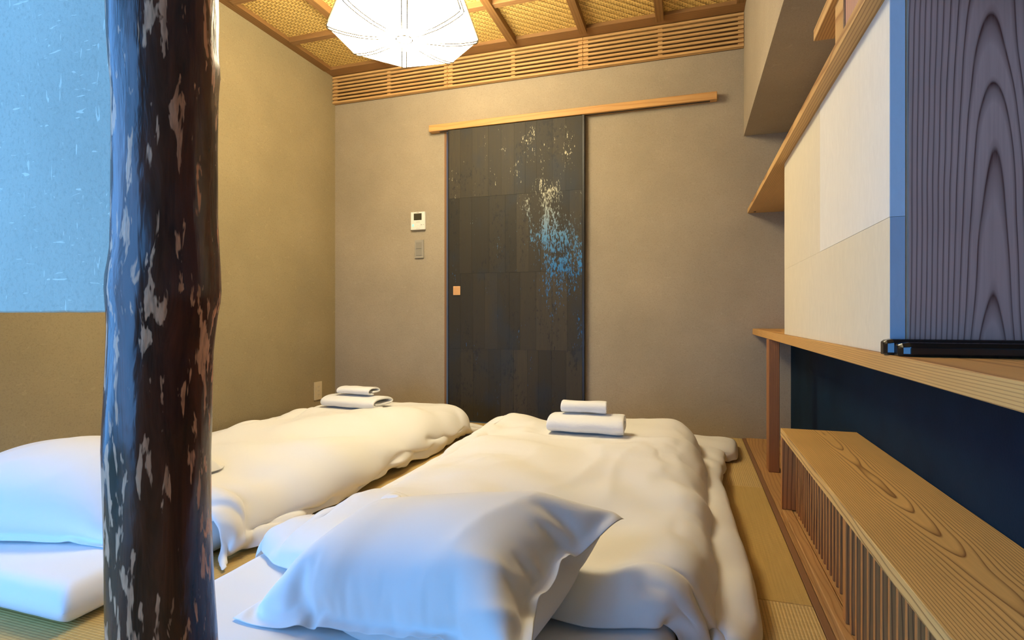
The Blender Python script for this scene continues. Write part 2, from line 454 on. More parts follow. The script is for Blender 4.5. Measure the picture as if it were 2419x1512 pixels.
# right side
rw = struct(bbox('wall_right', (XR, YN, -0.1), (XA + 0.1, YB, 0.553), M['navy']), 'deep navy papered wall under the long desk')
struct(bbox('wall_right_upper', (XR, PY + 0.02, 0.59), (XA + 0.1, YB, 2.45), M['plaster_back']), 'taupe plaster wall above the desk, behind the partition')
struct(bbox('wall_alcove_side', (XA, YN, 0.59), (XA + 0.1, PY + 0.02, 2.45), M['plaster_back']), 'plaster side wall of the alcove above the desk')
struct(bbox('wall_soffit', (0.27, PY + 0.4, 1.613), (XR - 0.001, YB - 0.0005, 2.40), M['plaster_back']), 'boxed plaster soffit dropping from the ceiling at upper right')
# near wall with window
bm = bmesh.new()
for (a, b, c_, d) in ((XL - 0.1, WIN_X0, -0.1, 2.45), (WIN_X1, XA + 0.1, -0.1, 2.45), (WIN_X0, WIN_X1, WIN_Z1, 2.45), (WIN_X0, WIN_X1, -0.1, WIN_Z0)):
    r = bmesh.ops.create_cube(bm, size=1.0)
    for v in r['verts']: v.co = Vector((v.co.x * (b - a) + (a + b) / 2, v.co.y * 0.1 + YN - 0.05, v.co.z * (d - c_) + (c_ + d) / 2))
struct(bm_obj('wall_near', bm, M['plaster_near']), 'plaster wall with the tall window behind the viewer')

# ceiling
ce = struct(bbox('ceiling', (XL - 0.1, YN - 0.1, ZC + 0.012), (XA + 0.1, YB + 0.1, ZC + 0.08), M['cedar_ceiling_x']), 'coffered ceiling of woven bamboo panels between cedar battens', 'ceiling')
CP = tuple(ce.location)
CX = [-1.825 + 0.417 * k for k in range(-1, 5)]
CX[0] = -2.242
BX = [-1.825, -1.407, -0.990, -0.575, -0.157]
BY = [2.67 - 0.44 * k for k in range(8)]


def weave_mesh(w, h, st=0.0130):
    nx, ny = int(round(w / st)), int(round(h / st))
    dx, dy = w / nx, h / ny
    V, F, MI = [], [], []

    def strip(x0, y0, x1, y1, horiz, mi):
        prof = [(0.0, 0.0), (0.18, -0.0022), (0.82, -0.0022), (1.0, 0.0)]
        b = len(V)
        g = 0.0006
        for t, z in prof:
            if horiz:
                xx = x0 + (x1 - x0) * t
                V.append((xx, y0 + g, z)); V.append((xx, y1 - g, z))
            else:
                yy = y0 + (y1 - y0) * t
                V.append((x0 + g, yy, z)); V.append((x1 - g, yy, z))
        for q in range(3):
            F.append((b + 2 * q, b + 2 * q + 1, b + 2 * q + 3, b + 2 * q + 2)); MI.append(mi)
    for j in range(ny):
        i = -3
        while i < nx:
            ph = (i - j) % 4
            if ph == 0:
                a, b_ = max(i, 0), min(i + 2, nx)
                if b_ > a: strip(a * dx, j * dy, b_ * dx, (j + 1) * dy, True, 0)
            i += 1
    for i in range(nx):
        for j in range(-3, ny):
            if (i - j) % 4 == 3 :
                a, b_ = max(j, 0), min(j + 2, ny)
                # cells (i-j)%4 in (2,3): for fixed i, j and j+1 give 3,2
                if b_ > a: strip(i * dx, a * dy, (i + 1) * dx, b_ * dy, False, 1)
    me = bpy.data.meshes.new('woven_panel')
    me.from_pydata(V, [], F)
    me.materials.append(M['bamboo_a']); me.materials.append(M['bamboo_b'])
    me.polygons.foreach_set('material_index', MI); me.update()
    return me


wm = weave_mesh(0.417, 0.44)
for i in range(6):
    for j in range(5):
        o = bpy.data.objects.new('woven_panel', wm)
        x0 = -2.242 + 0.417 * i
        y0 = 2.67 - 0.44 * j
        o.location = (x0 - CP[0], y0 - CP[1], ZC - CP[2] - 0.001)
        link(o, ce); o['kind'] = 'stuff'
bz = ZC - 0.022
bbox('border_board', (XL + 0.0005, 3.05, bz), (0.2695, YB - 0.0005, ZC + 0.011), M['cedar_ceiling_x'], ce, 0.001, pin=CP)
bbox('border_board', (XL + 0.0005, YN, bz - 0.004), (-2.232, 3.05, ZC + 0.011), M['cedar_ceiling_y'], ce, 0.001, pin=CP)
bbox('border_board', (0.225, YN, bz - 0.002), (0.2695, 3.05, ZC + 0.011), M['cedar_ceiling_y'], ce, 0.001, pin=CP)
for x_ in BX:
    bbox('batten', (x_ - 0.021, YN, 2.243), (x_ + 0.021, 3.07, ZC + 0.005), M['cedar_ceiling_y'], ce, 0.0012, pin=CP)
edges = [-2.232] + BX + [0.225]
for y_ in BY:
    for a, b in zip(edges[:-1], edges[1:]):
        a2 = a + (0.021 if a != -2.232 else 0.0); b2 = b - (0.021 if b != 0.225 else 0)
        bbox('batten', (a2, y_ - 0.02, 2.253), (b2, y_ + 0.02, ZC + 0.004), M['cedar_ceiling_x'], ce, 0.0012, pin=CP)

# ------------------------------------------------------------------ ventilation grilles
gz0, gz1 = 2.080, 2.258
gx = [(-2.288, -1.445), (-1.4425, -0.592), (-0.590, 0.2685)]
glab = ['leftmost cedar louvre grille above the plaster, beside the left corner', 'middle cedar louvre grille above the black door, behind the lantern', 'rightmost cedar louvre grille ending at the soffit']
for k, (a, b) in enumerate(gx):
    pin = ((a + b) / 2, YB, gz0)
    g = empty('vent_grille', pin, glab[k], 'vent', 'louvre grilles under the ceiling')
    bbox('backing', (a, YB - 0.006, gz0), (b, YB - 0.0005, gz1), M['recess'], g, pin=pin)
    bbox('frame', (a, YB - 0.034, gz1 - 0.013), (b, YB - 0.006, gz1), M['cedar_grille'], g, 0.0008, pin=pin)
    bbox('frame', (a, YB - 0.034, gz0), (b, YB - 0.006, gz0 + 0.013), M['cedar_grille'], g, 0.0008, pin=pin)
    pitch = (gz1 - gz0 - 0.013) / 7
    for q in range(1, 7):
        zc = gz0 + 0.0065 + pitch * q
        bbox('slat', (a + 0.0005, YB - 0.034, zc - 0.0062), (b - 0.0005, YB - 0.020, zc + 0.0062), M['cedar_grille'], g, 0.0008, pin=pin)
    for cx_, wd in ((a + 0.014, 0.028), ((a + b) / 2, 0.024), (b - 0.014, 0.028)):
        bbox('stile', (cx_ - wd / 2, YB - 0.0195, gz0 + 0.013), (cx_ + wd / 2, YB - 0.0065, gz1 - 0.013), M['cedar_grille'], g, pin=pin)

# ------------------------------------------------------------------ sliding door
DX0, DX1, DZ1, DYF = -1.437, -0.580, 1.811, YB - 0.040
dp = (DX0, YB - 0.02, 0.004)
dr = empty('door_1', dp, 'black sliding door pieced from dark paper strips with blue and silver flakes', 'door', kind='structure')
bbox('core', (DX0 + 0.004, DYF + 0.003, 0.006), (DX1 - 0.004, YB - 0.006, DZ1 - 0.002), M['black'], dr, pin=dp)
bbox('frame', (DX0, DYF - 0.001, 0.004), (DX0 + 0.008, YB - 0.005, DZ1), M['black'], dr, 0.001, pin=dp)
bbox('frame', (DX1 - 0.013, DYF - 0.001, 0.004), (DX1, YB - 0.005, DZ1), M['black'], dr, 0.001, pin=dp)
rows = [0.008, 0.452, 0.915, 1.382, DZ1 - 0.003]
rr = random.Random(11)
for q in range(4):
    n_ = 10
    cuts = [DX0 + 0.008]
    wtot = DX1 - 0.013 - (DX0 + 0.008)
    ws = [1 + rr.uniform(-0.28, 0.28) for _ in range(n_)]
    sm = sum(ws)
    for w_ in ws: cuts.append(cuts[-1] + w_ / sm * wtot)
    for a, b in zip(cuts[:-1], cuts[1:]):
        dzz = rr.uniform(-0.006, 0.006) if q < 3 else 0
        bbox('paper_strip', (a + 0.0003, DYF - rr.uniform(0.0002, 0.0012), rows[q] + 0.0004), (b - 0.0003, DYF + 0.004, rows[q + 1] - 0.0004), M['door_paper'], dr, pin=dp)
hp = bbox('handle', (-1.398, DYF - 0.006, 0.783), (-1.352, DYF - 0.0012, 0.838), M['handle_wood2'], dr, 0.001, pin=dp)
hp['label'] = 'small square pale wood finger pull'
bbox('inset', (-0.019, -0.0012, -0.0235), (0.019, 0.001, 0.0235), M['handle_wood'], hp, pin=(0, 0.0022, 0))

# ------------------------------------------------------------------ thermostat, switch, outlet
def rbox(name, lo, hi, mat, parent, pin, bev=0.003, seg=3):
    return bbox(name, lo, hi, mat, parent, bev, seg, pin)


tx, tz = -1.657, 1.262
pin = (tx, YB, tz)
t = empty('thermostat', pin, 'white wall controller with a dark display and green lit button', 'control panel')
rbox('body', (tx - 0.050, YB - 0.019, tz - 0.057), (tx + 0.050, YB - 0.0005, tz + 0.057), M['white_plastic'], t, pin, 0.004)
rbox('display', (tx - 0.028, YB - 0.0202, tz + 0.004), (tx + 0.028, YB - 0.0185, tz + 0.047), M['lcd'], t, pin, 0.0005, 1)
rbox('lit_button', (tx - 0.040, YB - 0.0215, tz - 0.037), (tx - 0.026, YB - 0.0185, tz - 0.020), M['green'], t, pin, 0.001, 1)['label'] = 'square button glowing green'
for (a, b, w_, h_) in ((0.002, -0.028, 0.012, 0.010), (0.002, -0.016, 0.008, 0.005), (0.002, -0.041, 0.008, 0.005), (-0.010, -0.028, 0.005, 0.008), (0.014, -0.028, 0.005, 0.008), (0.028, -0.020, 0.012, 0.007), (0.028, -0.034, 0.008, 0.008), (0.040, -0.034, 0.007, 0.008)):
    rbox('button', (tx + a - w_ / 2, YB - 0.0205, tz + b - h_ / 2), (tx + a + w_ / 2, YB - 0.0185, tz + b + h_ / 2), M['white_plastic'], t, pin, 0.0006, 1)
for (a, b, w_, h_) in ((0.0, 0.0525, 0.018, 0.0025), (0.002, -0.0085, 0.026, 0.0018), (0.026, -0.027, 0.010, 0.003), (0.041, -0.027, 0.006, 0.003), (0.002, -0.050, 0.028, 0.0012)):
    rbox('printed_mark', (tx + a - w_ / 2, YB - 0.0193, tz + b - h_ / 2), (tx + a + w_ / 2, YB - 0.0188, tz + b + h_ / 2), M['print'], t, pin, 0, 1)

tx, tz = -1.652, 1.083
pin = (tx, YB, tz)
t = empty('light_switch', pin, 'grey two-rocker light switch plate below the white wall controller', 'light switch')
rbox('plate', (tx - 0.031, YB - 0.010, tz - 0.058), (tx + 0.031, YB - 0.0005, tz + 0.058), M['grey_plastic'], t, pin, 0.002)
rbox('rocker', (tx - 0.021, YB - 0.0125, tz + 0.001), (tx + 0.019, YB - 0.0098, tz + 0.043), M['grey_plastic2'], t, pin, 0.001, 1)
rbox('rocker', (tx - 0.021, YB - 0.0125, tz - 0.043), (tx + 0.019, YB - 0.0098, tz - 0.001), M['grey_plastic2'], t, pin, 0.001, 1)

ty, tz = 2.985, 0.172
pin = (XL, ty, tz)
t = empty('wall_outlet', pin, 'cream wall outlet plate low on the olive plaster wall', 'outlet')
rbox('plate', (XL + 0.0005, ty - 0.037, tz - 0.058), (XL + 0.007, ty + 0.037, tz + 0.058), M['cream_plastic'], t, pin, 0.002)
rbox('socket_block', (XL + 0.0065, ty - 0.014, tz - 0.040), (XL + 0.0085, ty + 0.014, tz + 0.040), M['cream_plastic'], t, pin, 0.0008, 1)
for zz in (-0.026, 0.0, 0.026):
    for yy in (-0.006, 0.006):
        rbox('slot', (XL + 0.0080, ty + yy - 0.001, tz + zz - 0.005), (XL + 0.0088, ty + yy + 0.001, tz + zz + 0.005), M['print'], t, pin, 0, 1)

# ------------------------------------------------------------------ pendant lantern
LX, LY, LZ, LR = -1.160, 2.085, 1.852, 0.316
pin = Vector((LX, LY, LZ))
t = empty('pendant_lantern', pin, 'glowing octagonal white paper lantern hanging under the ceiling', 'lamp')
prof = [(0.030, -0.018), (0.10, -0.025), (0.18, -0.026), (0.24, -0.019), (0.285, -0.010), (0.310, -0.002), (0.316, 0.005), (0.309, 0.024), (0.19, 0.34)]
A0 = math.radians(-18) + math.radians(22.5) * 0   # a corner points away from the viewer


def lan(r, z, k, sub=0.0):
    a = A0 + math.pi / 2 + (YAW * 2) + k * math.pi / 4
    a = math.atan2(LY, LX) + k * math.pi / 4
    b = a + math.pi / 4
    p = Vector((math.cos(a) * r, math.sin(a) * r, z)).lerp(Vector((math.cos(b) * r, math.sin(b) * r, z)), sub)
    return p


V, F = [], []
NS = 4
for (r_, z_) in prof:
    for k in range(8):
        for q in range(NS):
            p = lan(r_, z_, k, q / NS)
            bul = math.sin(math.pi * q / NS) * 0.004
            V.append((p.x, p.y, p.z - (bul if r_ < 0.3 else 0)))
nr = 8 * NS
for i in range(len(prof) - 1):
    for k in range(nr):
        F.append((i * nr + k, i * nr + (k + 1) % nr, (i + 1) * nr + (k + 1) % nr, (i + 1) * nr + k))
F.append(tuple(range(nr)))
mesh_obj('paper_shade', V, F, M['shade'], t)
for k in range(8):
    for off in (-0.0105, 0.0105):
        pts = []
        for (r_, z_) in prof:
            p = lan(r_ + 0.0012, z_ - (0.0012 if r_ < 0.32 else 0), k)
            tdir = Vector((-p.y, p.x, 0)).normalized()
            pts.append(p + tdir * off)
        tube('rib', pts, 0.0026, M['lantern_rib'], t, 4)
bm = bmesh.new()
bmesh.ops.create_uvsphere(bm, u_segments=20, v_segments=10, radius=1.0)
for v in bm.verts: v.co = Vector((v.co.x * 0.034, v.co.y * 0.034, v.co.z * 0.008 - 0.020))
bm_obj('end_button', bm, M['shade'], t, True)
tube('button_ring', [(math.cos(a) * 0.035, math.sin(a) * 0.035, -0.0215) for a in [2 * math.pi * k / 24 for k in range(25)]], 0.0028, M['lantern_rib'], t, 4)
bm = bmesh.new()
bmesh.ops.create_cone(bm, cap_ends=True, segments=24, radius1=0.17, radius2=0.17, depth=0.03)
for v in bm.verts: v.co.z += 2.228 - LZ
bm_obj('ceiling_plate', bm, M['cedar_ceiling_x'], t, False)

# ------------------------------------------------------------------ tree-trunk post and hanging wall
PT = 0.75
f_ = 1298.0
cdir = Vector((-math.sin(YAW), math.cos(YAW), 0)); rdir = Vector((math.cos(YAW), math.sin(YAW), 0))
lefts = [(-120, 281), (0, 283), (30, 275), (85, 277), (150, 280), (232, 286), (400, 286), (540, 285), (600, 284), (666, 273), (700, 274), (760, 278), (888, 273), (1044, 265), (1183, 269), (1300, 271), (1400, 273), (1512, 276), (1900, 272)]
rights = [(-120, 500), (0, 503), (116, 503), (157, 508), (208, 503), (350, 501), (509, 501), (625, 507), (700, 509), (754, 499), (834, 490), (920, 488), (1001, 487), (1076, 484), (1237, 485), (1398, 492), (1512, 499), (1700, 506), (1900, 512)]


def interp(tb, v): return float(np.interp(v, [a for a, b in tb], [b for a, b in tb]))


base_u = 390.0
p0 = cdir * PT + rdir * ((base_u - 1209.5) / f_ * PT)
post = Vector((p0.x, p0.y, 0))
V, F = [], []
NZ, NA = 130, 48
z_top = 2.29
for i in range(NZ + 1):
    z = z_top * i / NZ
    v = 748 - (z - CAM_H) / PT * f_
    l, r_ = interp(lefts, v), interp(rights, v)
    cen = ((l + r_) / 2 - base_u) / f_ * PT
    rad = (r_ - l) / 2 / f_ * PT * 0.995
    for k in range(NA):
        a = 2 * math.pi * k / NA
        q = Vector((math.cos(a) * 2.2, math.sin(a) * 2.2, z * 4.5))
        wob = 1 + 0.055 * mnoise.noise(q) * abs(math.sin(a)) + 0.02 * mnoise.noise(q * 2.3) * abs(math.sin(a))
        p = rdir * (cen + rad * math.cos(a) * (1 + 0.01 * mnoise.noise(q * 2))) + cdir * (rad * 1.02 * math.sin(a) * wob)
        V.append((p.x, p.y, z))
for i in range(NZ):
    for k in range(NA):
        F.append((i * NA + k, i * NA + (k + 1) % NA, (i + 1) * NA + (k + 1) % NA, (i + 1) * NA + k))
F.append(tuple(reversed(range(NA)))); F.append(tuple(NZ * NA + k for k in range(NA)))
o = mesh_obj('trunk_post', V, F, M['trunk'], None, True, loc=post)
tag(o, 'polished dark tree-trunk post with tan flecks in the left foreground', 'post')

# hanging plaster wall left of the post (ragged lower edge)
hy0 = post.y - 0.012
V, F = [], []
n_ = 60
x1 = post.x - 0.045
for k in range(n_ + 1):
    x = XL + (x1 - XL) * k / n_
    zz = 0.6565 + 0.0012 * mnoise.noise(Vector((x * 60, 0, 0)))
    for (yy, z2) in ((hy0, zz + 0.002), (hy0 + 0.002, zz), (hy0 + 0.07, zz), (hy0 + 0.07, 2.283), (hy0, 2.283)):
        V.append((x, yy, z2))
for k in range(n_):
    for q in range(5):
        F.append((k * 5 + q, (k + 1) * 5 + q, (k + 1) * 5 + (q + 1) % 5, k * 5 + (q + 1) % 5))
F.append((0, 1, 2, 3, 4)); F.append(tuple(n_ * 5 + q for q in (4, 3, 2, 1, 0)))
struct(mesh_obj('wall_hanging', V, F, M['plaster_near']), 'hanging plaster wall in blue daylight left of the trunk post')

# ------------------------------------------------------------------ partition, paper panels, dark cedar panel
PX, PYF = 0.320, 2.175
pz0, pz1 = 0.587, 1.1985
pin = (PX, PY, pz0)
pa = empty('wall_partition', pin, 'cream paper covered partition standing on the desk', 'partition', kind='structure')
bbox('core', (PX + 0.002, PY + 0.004, pz0), (XR - 0.001, PYF - 0.001, pz1), M['paper_dark'], pa, pin=pin)
zs_, ys_ = 0.8185, 1.606
bbox('paper_sheet', (PX, PY, zs_ + 0.0003), (PX + 0.022, ys_ - 0.0003, pz1), M['paper_light'], pa, pin=pin)
bbox('paper_sheet', (PX + 0.0002, ys_ + 0.0003, zs_), (PX + 0.022, PYF, pz1), M['paper_dark'], pa, pin=pin)
bbox('paper_sheet', (PX + 0.0004, PY, pz0), (PX + 0.022, PYF, zs_ - 0.0003), M['paper_dark'], pa, pin=pin)
for a_, b_, m_ in ((zs_ + 0.0003, pz1, 'paper_daylit_a'), (pz0, zs_ - 0.0003, 'paper_daylit_b')):
    bbox('edge_strip', (PX + 0.0004, PY - 0.0012, a_), (PX + 0.0222, PY, b_), M[m_], pa, pin=pin)['label'] = 'narrow cream paper strip on the partition end, tinted with blue daylight'
tp = bbox('wall_cedar_panel', (0.3475, PY + 0.0005, pz0), (XA - 0.001, PY + 0.019, 1.1985), M['dark_cedar'], None, 0.001)
struct(tp, 'dark grey-purple grained cedar panel standing above the black device', 'wood panel')
bbox('shadow_gap', (0.3425, PY + 0.006, pz0), (0.3475, PY + 0.018, 1.1985), M['black'], pa, pin=pin)

# ------------------------------------------------------------------ desk, shelves
dz0, dz1, dxe = 0.5555, 0.5865, 0.307
pin = (dxe, YB, 0)
dk = empty('desk', pin, 'long cedar desk plank running along the right wall', 'desk')
prism('desktop', [(dxe, YN + 0.002), (XA - 0.002, YN + 0.002), (XA - 0.002, PY + 0.015), (XR - 0.001, PY + 0.015), (XR - 0.001, YB - 0.001), (dxe + 0.006, YB - 0.001)], dz0, dz1, M['cedar_desk'], dk, 0.0012, pin=pin)
bbox('leg', (0.3085, 2.50, 0.0042), (0.350, 2.57, dz0 - 0.0004), M['cedar_leg'], dk, 0.0015, pin=pin)

pin = (0.29, 2.5, 1.199)
sh = empty('wall_shelf', pin, 'long lower cedar wall shelf reaching the end wall', 'shelf', 'cedar wall shelves')
prism('shelf_board', [(0.290, YN + 0.002), (XA - 0.002, YN + 0.002), (XA - 0.002, PY + 0.015), (XR - 0.001, PY + 0.015), (XR - 0.001, YB - 0.001), (0.288, YB - 0.001)], 1.1995, 1.2225, M['cedar_shelf'], sh, 0.001, pin=pin)
bbox('screw_plate', (0.315, YB - 0.05, 1.1975), (0.325, YB - 0.035, 1.1998), M['black'], sh, pin=pin)
pin = (0.29, 1.2, 1.332)
sh = empty('wall_shelf', pin, 'short upper cedar wall shelf at the top of the picture', 'shelf', 'cedar wall shelves')
bbox('shelf_board', (0.290, YN + 0.002, 1.332), (XR - 0.001, 1.526, 1.359), M['cedar_shelf'], sh, 0.001, pin=pin)
bbox('support_board', (0.306, 0.6, 1.2228), (XR - 0.002, 1.365, 1.3318), M['dark_cedar'], sh, 0.001, pin=pin)
bbox('support_edge', (0.302, 1.30, 1.2228), (0.3055, 1.366, 1.3318), M['cedar_shelf'], sh, 0.0005, pin=pin)

# ------------------------------------------------------------------ slatted bench
bt, bb = 0.2875, 0.2625
bx0, bx1, by1 = 0.2786, XR - 0.001, 1.972
pin = (bx0, by1, 0)
bn = empty('slatted_bench', pin, 'low cedar bench with slatted front beneath the navy wall', 'bench')
bbox('bench_top', (bx0, YN + 0.002, bb), (bx1, by1, bt), M['cedar_bench'], bn, 0.0012, pin=pin)
bbox('end_board', (bx0 + 0.0006, by1 - 0.022, 0.0305), (bx1, by1 - 0.0005, bb - 0.0004), M['cedar_slat'], bn, 0.0008, pin=pin)
bbox('base_plank', (0.2815, YN + 0.002, 0.0045), (0.3105, by1 + 0.004, 0.030), M['floor_wood'], bn, 0.002, pin=pin)
bbox('base_plank', (0.3125, YN + 0.002, 0.0045), (bx1, by1 + 0.004, 0.0275), M['floor_wood'], bn, 0.0015, pin=pin)
far = bbox('slatted_door', (0.330, 1.285, 0.232), (0.336, by1 - 0.024, 0.2618), M['cedar_slat'], bn, pin=pin)
fw = Vector(far.location) + Vector(pin)
slat_me = {}


def slat(parent, pw, x, y, dx, dy, z0, z1, nm='slat'):
    key = (dx, dy, z0, z1)
    if key not in slat_me:
        o_ = bbox(nm, (x, y, z0), (x + dx, y + dy, z1), M['cedar_slat'], parent, 0.0005, pin=tuple(pw))
        slat_me[key] = o_.data
        return o_
    o_ = bpy.data.objects.new(nm, slat_me[key])
    o_.location = (x + dx / 2 - pw[0], y + dy / 2 - pw[1], (z0 + z1) / 2 - pw[2])
    return link(o_, parent)


for k in range(18):
    slat(far, fw, 0.3185, 1.930 - 0.0312 * k, 0.018, 0.009, 0.0282, 0.2618)
near = bbox('slatted_door', (0.310, YN + 0.01, 0.232), (0.316, 1.262, 0.2618), M['cedar_slat'], bn, pin=pin)
nw = Vector(near.location) + Vector(pin)
slat(near, nw, 0.2975, 1.262, 0.020, 0.022, 0.0305, 0.2618, 'door_stile')
for k in range(55):
    slat(near, nw, 0.2975, 1.222 - 0.0365 * k, 0.018, 0.010, 0.0305, 0.2618)

# ------------------------------------------------------------------ black device on the desk
pin = (0.36, 1.04, dz1)
dv = empty('soundbar', pin, 'low glossy black bar-shaped device lying on the desk', 'device')


def bar(name, x0, x1, y0, y1, z0, z1, ch, endch):
    # chamfered long bar with an angled left end
    sec = [(y0, z0 + 0.003), (y0, z1 - ch), (y0 + ch * 1.1, z1), (y1, z1), (y1, z0), (y0 + 0.003, z0)]
    V, F = [], []
    st = [(x0, 0.62, 0.8), (x0 + endch * 0.35, 0.84, 0.93), (x0 + endch, 1, 1), (x1, 1, 1)]
    for (x, sy, sz) in st:
        for (y, z) in sec:
            V.append((x - pin[0], y1 + (y - y1) * sy - pin[1], z0 + (z - z0) * sz - pin[2]))
    n6 = len(sec)
    for i in range(len(st) - 1):
        for k in range(n6):
            F.append((i * n6 + k, (i + 1) * n6 + k, (i + 1) * n6 + (k + 1) % n6, i * n6 + (k + 1) % n6))
    F.append(tuple(range(n6))); F.append(tuple(reversed([(len(st) - 1) * n6 + k for k in range(n6)])))
    o_ = mesh_obj(name, V, F, M['gloss_black'], dv)
    bmm = bmesh.new(); bmm.from_mesh(o_.data)
    bmesh.ops.recalc_face_normals(bmm, faces=bmm.faces); bmm.to_mesh(o_.data); bmm.free()
    md = o_.modifiers.new('bev', 'BEVEL'); md.width = 0.0015; md.segments = 2; md.limit_method = 'ANGLE'
    return o_


bar('rear_bar', 0.3055, 0.75, 1.050, 1.077, dz1 + 0.0003, dz1 + 0.0265, 0.006, 0.012)
bar('front_bar', 0.316, 0.76, 1.014, 1.047, dz1 + 0.0003, dz1 + 0.0225, 0.007, 0.014)


# ------------------------------------------------------------------ cloth solver (numpy)
def rnoise(n, m, sc, seed, amp):
    out = np.zeros((n, m))
    for i in range(n):
        for j in range(m):
            out[i, j] = mnoise.noise(Vector((i * sc, j * sc, seed)))
    return out * amp


class Bag:
    """two cloth sheets sewn along the rim"""
    capf = 1.25
    lat = 0.15

    def __init__(s, nx, ny, w, h, flange=0):
        s.nx, s.ny = nx, ny
        s.dx, s.dy = w / (nx - 1), h / (ny - 1)
        X, Y = np.meshgrid(np.linspace(-w / 2, w / 2, nx), np.linspace(-h / 2, h / 2, ny), indexing='ij')
        s.T = np.stack([X, Y, np.full_like(X, 0.004)], -1)
        s.B = np.stack([X, Y, np.full_like(X, -0.004)], -1)
        s.flange = flange
        ii = np.minimum(np.arange(nx), nx - 1 - np.arange(nx))[:, None]
        jj = np.minimum(np.arange(ny), ny - 1 - np.arange(ny))[None, :]
        s.e = np.minimum(ii, jj)                # cells from the rim
        s.sewn = (s.e <= flange)[..., None]
        s.edist = np.minimum(ii * s.dx, jj * s.dy)

    def place(s, M3, loc):
        for P in (s.T, s.B):
            P[:] = P @ M3.T + np.array(loc)

    @staticmethod
    def con(A, Bv, rest, k):
        d = Bv - A
        l = np.sqrt((d * d).sum(-1, keepdims=True)) + 1e-9
        c = d * (0.5 * k * (l - rest) / l)
        A += c; Bv -= c

    def stretch(s, P):
        dx, dy = s.dx, s.dy
        dd = math.hypot(dx, dy)
        con = s.con
        for o in (0, 1):
            n = (P.shape[0] - o) // 2 * 2
            a = P[o:o + n:2]; b = P[o + 1:o + n:2]
            con(a, b, dx, 1.0)
            n = (P.shape[1] - o) // 2 * 2
            a = P[:, o:o + n:2]; b = P[:, o + 1:o + n:2]
            con(a, b, dy, 1.0)
        for o in (0, 1):
            n = (P.shape[0] - o) // 2 * 2
            A0_, A1_ = P[o:o + n:2], P[o + 1:o + n:2]
            con(A0_[:, :-1], A1_[:, 1:], dd, s.shear)
            con(A0_[:, 1:], A1_[:, :-1], dd, s.shear)

    def bend(s, P, k):
        # bending: distance-2 springs (Jacobi)
        for ax in (0, 1):
            if ax == 0: a, b, r = P[:-2], P[2:], 2 * s.dx
            else: a, b, r = P[:, :-2], P[:, 2:], 2 * s.dy
            d = b - a
            l = np.sqrt((d * d).sum(-1, keepdims=True)) + 1e-9
            c = d * (0.5 * k * np.minimum(l - r, 0) / l)
            D = np.zeros_like(P)
            if ax == 0: D[:-2] += c; D[2:] -= c
            else: D[:, :-2] += c; D[:, 2:] -= c
            P += D * 0.5

    @staticmethod
    def normals(P):
        gx = np.gradient(P, axis=0); gy = np.gradient(P, axis=1)
        n = np.cross(gx, gy)
        return n / (np.sqrt((n * n).sum(-1, keepdims=True)) + 1e-9)

    def run(s, steps, collide, thick=None, press=0.0, g=0.00030, damp=0.97, bend=0.15, shear=0.35, kth=0.25, fric=0.4, hook=None):
        s.shear = shear
        pT, pB = s.T.copy(), s.B.copy()
        for it in range(steps):
            vT, vB = (s.T - pT) * damp, (s.B - pB) * damp
            pT, pB = s.T.copy(), s.B.copy()
            s.T += vT; s.B += vB
            s.T[..., 2] -= g; s.B[..., 2] -= g
            if press:
                pr = press(s, it) if callable(press) else press
                w = np.clip(s.e - s.flange, 0, 1)[..., None]
                s.T += s.normals(s.T) * pr * w
                s.B -= s.normals(s.B) * pr * w
            s.stretch(s.T); s.stretch(s.B)
            if bend: s.bend(s.T, bend); s.bend(s.B, bend)
            if thick is not None:
                d = s.T - s.B
                n = s.normals((s.T + s.B) * 0.5)
                h = (d * n).sum(-1, keepdims=True)
                th = thick[..., None] * min(1.0, it / 80.0)
                c = n * (0.5 * kth * (np.maximum(th - h, 0) - np.maximum(h - th * s.capf - 0.002, 0)))
                c -= (d - n * h) * (0.5 * s.lat)
                s.T += c; s.B -= c
                low = np.maximum(s.B[..., 2:3] - s.T[..., 2:3], 0) * 0.5      # never inside out
                s.T[..., 2:3] += low; s.B[..., 2:3] -= low
            avg = (s.T + s.B) / 2
            s.T = np.where(s.sewn, avg, s.T); s.B = np.where(s.sewn, avg, s.B)
            for P, pp in ((s.T, pT), (s.B, pB)):
                hit = collide(P)
                pp[..., :2] = np.where(hit[..., None], P[..., :2] * fric + pp[..., :2] * (1 - fric), pp[..., :2])
            if hook: hook(s, it)

    def build(s, name, mat, parent=None, gap=0.0012, sub=1):
        nx, ny = s.nx, s.ny
        idT = np.arange(nx * ny).reshape(nx, ny)
        idB = idT + nx * ny
        rim = s.e == 0
        idB = np.where(rim, idT, idB)
        # keep the two sheets a hair apart on the flange
        T, B = s.T.copy(), s.B.copy()
        n = s.normals(T)
        fl = (s.sewn[..., 0] & ~rim)[..., None]
        T = T + n * gap * fl; B = B - n * gap * fl
        V = np.concatenate([T.reshape(-1, 3), B.reshape(-1, 3)])
        F = []
        q = np.stack([idT[:-1, :-1], idT[1:, :-1], idT[1:, 1:], idT[:-1, 1:]], -1).reshape(-1, 4)
        r = np.stack([idB[:-1, :-1], idB[:-1, 1:], idB[1:, 1:], idB[1:, :-1]], -1).reshape(-1, 4)
        F = np.concatenate([q, r])
        used = np.unique(F)
        remap = np.full(len(V), -1); remap[used] = np.arange(len(used))
        V = V[used]; F = remap[F]
        base = Vector((float(V[:, 0].mean()), float(V[:, 1].mean()), float(V[:, 2].min())))
        V = V - np.array(base)
        o = mesh_obj(name, V.tolist(), F.tolist(), mat, parent, True, loc=base)
        if sub:
            md = o.modifiers.new('smooth', 'SUBSURF'); md.levels = sub; md.render_levels = sub
        return o


